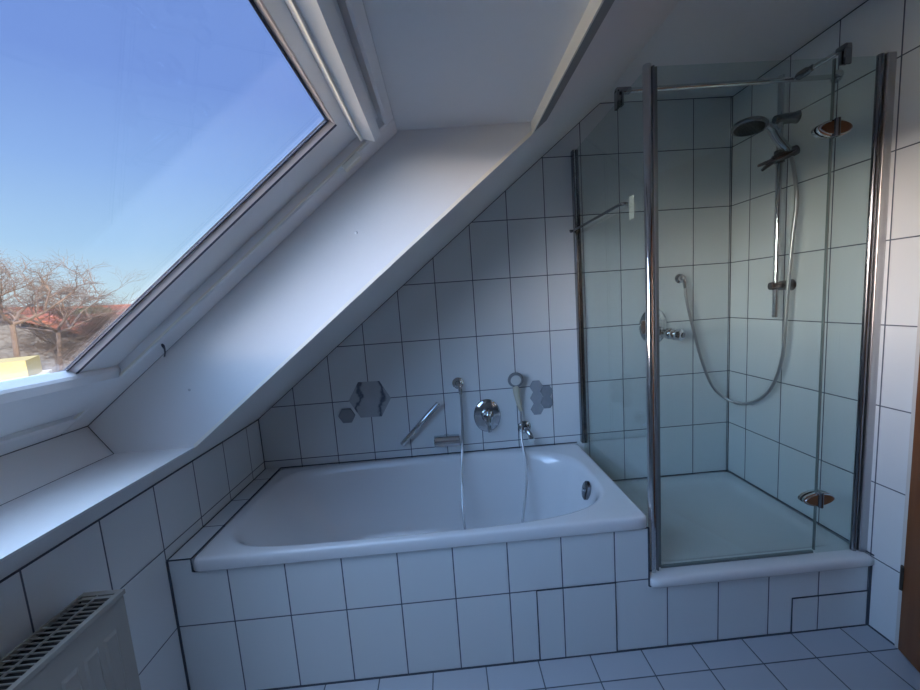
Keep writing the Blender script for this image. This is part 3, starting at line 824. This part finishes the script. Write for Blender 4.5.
def house(cx, cy, rot, L, W, ze, zr, roof, lab, chim=True, grp='houses beyond the garden', wall='render'):
    root = empty('house', (cx, cy, GZ), lab, 'house', grp)
    R = Matrix.Translation((cx, cy, 0)) @ Matrix.Rotation(rot, 4, 'Z')
    f = lambda a, b, c: R @ Vector((a, b, c))
    bm = B(); box(bm, -L / 2, L / 2, -W / 2, W / 2, GZ, ze, f=f)
    prism(bm, [(-W / 2, ze), (W / 2, ze), (0, zr - .1)], lambda b, c, a: f(a, b, c), -L / 2, L / 2); link('wall', bm, M[wall], root)
    bm = B(); o = .35; k = (zr - ze) / (W / 2)
    for s in (1, -1):
        prism(bm, [(s * (W / 2 + o), ze - o * k), (0, zr), (0, zr + .16), (s * (W / 2 + o), ze - o * k + .16)], lambda b, c, a: f(a, b, c), -L / 2 - o, L / 2 + o)
    link('roof', bm, roof, root)
    bm = B(); tube(bm, [f(-L / 2 - o, 0, zr + .14), f(L / 2 + o, 0, zr + .14)], .13, 8); link('ridge', bm, M['redroof'], root)
    if chim:
        bm = B(); box(bm, L * .2, L * .2 + .7, -.35, .35, zr - .6, zr + .9, f=f); c = link('chimney', bm, M['render'], root)
    for s in (1, -1):
        for q in (-.25, .25):
            bm = B(); box(bm, L * q - .6, L * q + .6, s * (W / 2) - .04, s * (W / 2) + .04, ze - 1.9, ze - .7, f=f); link('window', bm, M['gasket'], root)


def at(u_dir, d): return 1.03 + u_dir[0] * d, -1.97 + u_dir[1] * d


M['shadewall'] = pmat('grey shaded gable', (.085, .085, .095), .9, noise=.35, nscale=1.5)  # shade on the gable is put into this dark grey
house(-14.25, 10.9, math.radians(-43.8), 10, 7, .51, 2.17, M['redroof'], 'nearest house, gable wall tinted shade grey under a red tiled verge, behind the bare trees', False, wall='shadewall')
house(-24.6, 22.4, math.radians(44), 8.5, 6, .6, 2.1, M['redroof'], 'red tiled house showing its roof just behind the grey gable', False)
house(-36, 27, math.radians(60), 10, 8, .9, 3.3, M['redroof'], 'red tiled house at the far left behind the bare tree')
house(-38, 45, math.radians(40), 15, 8, 2.2, 3.75, M['redroof'], 'long low red tiled house farthest right at the horizon')

bm = B(); box(bm, -17.2, -1, -28, .2, GZ, GZ + .03)
thing(link('bounce_yard', bm, pmat('unseen pale bounce yard', (.74, .68, .58), .9, noise=.06)), 'unseen pale bounce yard below the roof window', 'yard')  # added out of view to bounce warm light up through the window
# added white houses out of view, bouncing sunlight into the room
for cx, cy, rt, lab in ((-22.5, -.5, 90, 'unseen white house added opposite the window to bounce light, nearest the garden'), (-22.5, -13.6, 90, 'unseen white house added opposite the window to bounce light, in the middle of the row')):
    house(cx, cy, math.radians(rt), 11.5, 8, .1, 1.5, M['redroof'], lab, False, 'unseen light-bounce houses', 'cream')

# sunlit yellow masonry block close to the window
root = empty('chimney_block', (-2.9, .55, -.5), 'sunlit pale yellow masonry block with white ledge just outside the window', 'chimney')
R_ = Matrix.Translation((-2.655, 1.405, 0)) @ Matrix.Rotation(math.radians(41), 4, 'Z')
fB = lambda a, b, c: R_ @ Vector((a, b, c))
bm = B(); box(bm, -1.6, 0, 0, .9, -.2, 1.135, f=lambda a, b, c: fB(a, b, c)); link('upper_block', bm, M['yellowrender'], root)
bm = B(); box(bm, -1.7, .06, -.06, 1.0, -5, .965, f=lambda a, b, c: fB(a, b, c)); link('lower_ledge', bm, M['whitecap'], root)


def tree(name, x, y, ztrunk, lab, seed, r0, spread, depth, lean, mat, L0=1.1, grp='bare trees outside', up=.15, side=.9, nk=3):
    rnd = random.Random(seed); root = empty(name, (x, y, GZ), lab, 'tree', grp)
    bm = B()
    p0 = Vector((x, y, GZ)); p1 = Vector((x + lean[0], y + lean[1], ztrunk))
    mid = [p0.lerp(p1, t) + Vector((rnd.uniform(-.08, .08), rnd.uniform(-.08, .08), 0)) * (0 < t < 1) for t in (0, .25, .5, .75, 1)]
    tube(bm, mid, [r0 * 1.2, r0 * 1.1, r0 * 1.05, r0, r0 * .9], 8)
    link('trunk', bm, mat, root, True)
    bm = B()
    def grow(p, d, L, r, lev):
        n = 3; pts = [p]; dd = d.copy()
        for i in range(n):
            dd = (dd + Vector((rnd.gauss(0, .22), rnd.gauss(0, .22), rnd.gauss(0, .16) + (.10 if lev < 2 else -.03)))).normalized()
            pts.append(pts[-1] + dd * L / n)
        tube(bm, pts, [r, r * .9, r * .78, r * .62], 4 if lev > 1 else 6, cap=False)
        if lev >= depth: return
        for k in range(nk + (lev > 1)):
            t = rnd.choice((1, 2, 3, 3))
            q = pts[t]
            ang = rnd.uniform(0, 2 * PI)
            sd = Vector((math.cos(ang), math.sin(ang), rnd.uniform(-.25, .55)))
            nd = (dd * (1 - spread * .5) + sd * spread).normalized()
            grow(q, nd, L * rnd.uniform(.58, .85), r * rnd.uniform(.45, .66), lev + 1)
    for k in range(4):
        ang = 2 * PI * k / 4 + rnd.uniform(-.5, .5)
        grow(mid[-1], Vector((math.cos(ang) * side, math.sin(ang) * side, up + rnd.uniform(.2, .7))).normalized(), L0 * rnd.uniform(.8, 1.2), r0 * .72, 0)
    link('branches', bm, mat, root)


tree('bare_tree', -4.53, 3.06, 1.50, 'bare winter tree at the left edge of the view through the glass', 5, .030, .62, 5, (0, 0), M['bark'], L0=.50, up=.05, side=1)
tree('bare_tree', -5.6, 4.1, 1.35, 'bare winter tree with a leaning trunk, second from the left', 11, .028, .62, 5, (.28, .30), M['bark'], L0=.55, up=.0, side=1.1)
tree('bare_shrub', -6.3, 5.6, .5, 'tangled brown bare shrub before the grey gable, under the leaning tree', 21, .030, .85, 5, (.1, .1), M['bark2'], L0=.72, nk=4, up=.3, grp='bare shrubs below the trees')
tree('bare_shrub', -4.3, 3.1, .35, 'tangled brown bare shrub beside the yellow block', 22, .024, .85, 5, (.1, .1), M['bark2'], L0=.52, grp='bare shrubs below the trees')
tree('bare_shrub', -7.0, 7.6, .35, 'tall bare shrub at the right end, before the far red roof', 23, .034, .85, 5, (.1, .1), M['bark2'], L0=.85, nk=4, up=.3, grp='bare shrubs below the trees')
tree('bare_tree', -16.4, 19.6, .9, 'distant bare tree standing right of the grey gable', 31, .07, .75, 5, (.3, .2), M['bark2'], L0=1.0)


def bush(x, y, z, r, seed, lab):
    rnd = random.Random(seed); bm = B()
    bmesh.ops.create_icosphere(bm, subdivisions=4, radius=r, matrix=Matrix.Translation((x, y, z)))
    for v in bm.verts:
        d = (v.co - Vector((x, y, z))); v.co += d * rnd.uniform(-.18, .18); v.co.z = z + (v.co.z - z) * .8
    root = empty('evergreen_tree', (x, y, GZ), lab, 'tree', 'evergreens on the horizon'); link('crown', bm, M['evergreen'], root)
    bm = B(); tube(bm, [(x, y, GZ), (x, y, z)], [.25, .15], 8); link('trunk', bm, M['bark2'], root)


bush(-31, 33.5, 1.6, 2.0, 1, 'dark evergreen crown between the red roofs at left')
bush(-31, 41, 1.7, 2.0, 2, 'dark evergreen crown right of the middle red roof')
bush(-24, 34, .8, 1.8, 3, 'dark evergreen crown at the right end of the horizon')

# ------------------------------------------------------------------ sky and sun
w = bpy.data.worlds.new('World'); SC.world = w; w.use_nodes = True; nt = w.node_tree; nt.nodes.clear()
out = nt.nodes.new('ShaderNodeOutputWorld'); bg = nt.nodes.new('ShaderNodeBackground'); nt.links.new(bg.outputs[0], out.inputs[0])
tc = nt.nodes.new('ShaderNodeTexCoord'); sx = nt.nodes.new('ShaderNodeSeparateXYZ'); nt.links.new(tc.outputs['Generated'], sx.inputs[0])
cr = nt.nodes.new('ShaderNodeValToRGB'); nt.links.new(sx.outputs[2], cr.inputs[0])
els = cr.color_ramp.elements
stops = [(0, (.74, .90, .96)), (.06, (.68, .89, 1.0)), (.16, (.45, .70, 1.0)), (.30, (.30, .50, .93)), (.45, (.20, .34, .80)), (.70, (.17, .29, .72)), (1, (.15, .26, .66))]
els[0].position, els[0].color = stops[0][0], (*stops[0][1], 1); els[1].position, els[1].color = stops[-1][0], (*stops[-1][1], 1)
for p_, c_ in stops[1:-1]:
    e = els.new(p_); e.color = (*c_, 1)
# bright sky lobes added outside the view to brighten the room (west-south-west and overhead)
dt = nt.nodes.new('ShaderNodeVectorMath'); dt.operation = 'DOT_PRODUCT'; dt.inputs[1].default_value = Vector((-.77, -.60, .20)).normalized()
nt.links.new(tc.outputs['Generated'], dt.inputs[0])
gl = math_n(nt, 'POWER', math_n(nt, 'MAXIMUM', dt.outputs['Value'], 0), 6)
GLOW = 10.0; ZEN = 4.8; WARM = 52.0
gv = nt.nodes.new('ShaderNodeVectorMath'); gv.operation = 'SCALE'; gv.inputs[0].default_value = (.33, .60, 1.05); nt.links.new(math_n(nt, 'MULTIPLY', gl, GLOW), gv.inputs['Scale'])
ad = nt.nodes.new('ShaderNodeVectorMath'); ad.operation = 'ADD'; nt.links.new(cr.outputs[0], ad.inputs[0]); nt.links.new(gv.outputs[0], ad.inputs[1])
zl = math_n(nt, 'MULTIPLY', math_n(nt, 'MAXIMUM', math_n(nt, 'SUBTRACT', sx.outputs[2], .58), 0), ZEN / .42)
zv = nt.nodes.new('ShaderNodeVectorMath'); zv.operation = 'SCALE'; zv.inputs[0].default_value = (.50, .70, 1.0); nt.links.new(zl, zv.inputs['Scale'])
a2 = nt.nodes.new('ShaderNodeVectorMath'); a2.operation = 'ADD'; nt.links.new(ad.outputs[0], a2.inputs[0]); nt.links.new(zv.outputs[0], a2.inputs[1])
# added warm glow low outside the view, to light the upper walls
dw = nt.nodes.new('ShaderNodeVectorMath'); dw.operation = 'DOT_PRODUCT'; dw.inputs[1].default_value = Vector((-.94, -.34, 0)).normalized()
nt.links.new(tc.outputs['Generated'], dw.inputs[0])
wl = math_n(nt, 'MULTIPLY', math_n(nt, 'POWER', math_n(nt, 'MAXIMUM', dw.outputs['Value'], 0), 9), math_n(nt, 'EXPONENT', math_n(nt, 'MULTIPLY', math_n(nt, 'ABSOLUTE', sx.outputs[2]), -6)))
wv = nt.nodes.new('ShaderNodeVectorMath'); wv.operation = 'SCALE'; wv.inputs[0].default_value = (1.0, .74, .52); nt.links.new(math_n(nt, 'MULTIPLY', wl, WARM), wv.inputs['Scale'])
a3 = nt.nodes.new('ShaderNodeVectorMath'); a3.operation = 'ADD'; nt.links.new(a2.outputs[0], a3.inputs[0]); nt.links.new(wv.outputs[0], a3.inputs[1])
nt.links.new(a3.outputs[0], bg.inputs[0]); bg.inputs[1].default_value = 1.0

sd = bpy.data.lights.new('sun', 'SUN'); sd.energy = 20.0; sd.color = (1, .86, .68); sd.angle = .01
so = bpy.data.objects.new('sun', sd); COL.objects.link(so)
so.rotation_euler = Vector((.72, -.55, .42)).normalized().to_track_quat('Z', 'Y').to_euler()

# ------------------------------------------------------------------ camera
cd = bpy.data.cameras.new('camera'); co = bpy.data.objects.new('camera', cd); COL.objects.link(co)
yaw, pitch, roll = -0.03881273553, -0.1147914079, -0.0708325328
F = Vector((-math.sin(yaw) * math.cos(pitch), math.cos(yaw) * math.cos(pitch), math.sin(pitch)))
R0 = Vector((math.cos(yaw), math.sin(yaw), 0)); U0 = R0.cross(F)
R = math.cos(roll) * R0 + math.sin(roll) * U0; U = -math.sin(roll) * R0 + math.cos(roll) * U0
m = Matrix((R, U, -F)).transposed().to_4x4(); m.translation = Vector((1.03249, -1.97093, 1.37353)); co.matrix_world = m
cd.sensor_fit = 'HORIZONTAL'; cd.sensor_width = 36; cd.lens = 368.7395 / 920 * 36; cd.clip_start = .01; cd.clip_end = 500
SC.camera = co

vs = SC.view_settings; vs.view_transform = 'Standard'; vs.look = 'None'; vs.gamma = 1; vs.exposure = 0; vs.use_curve_mapping = False
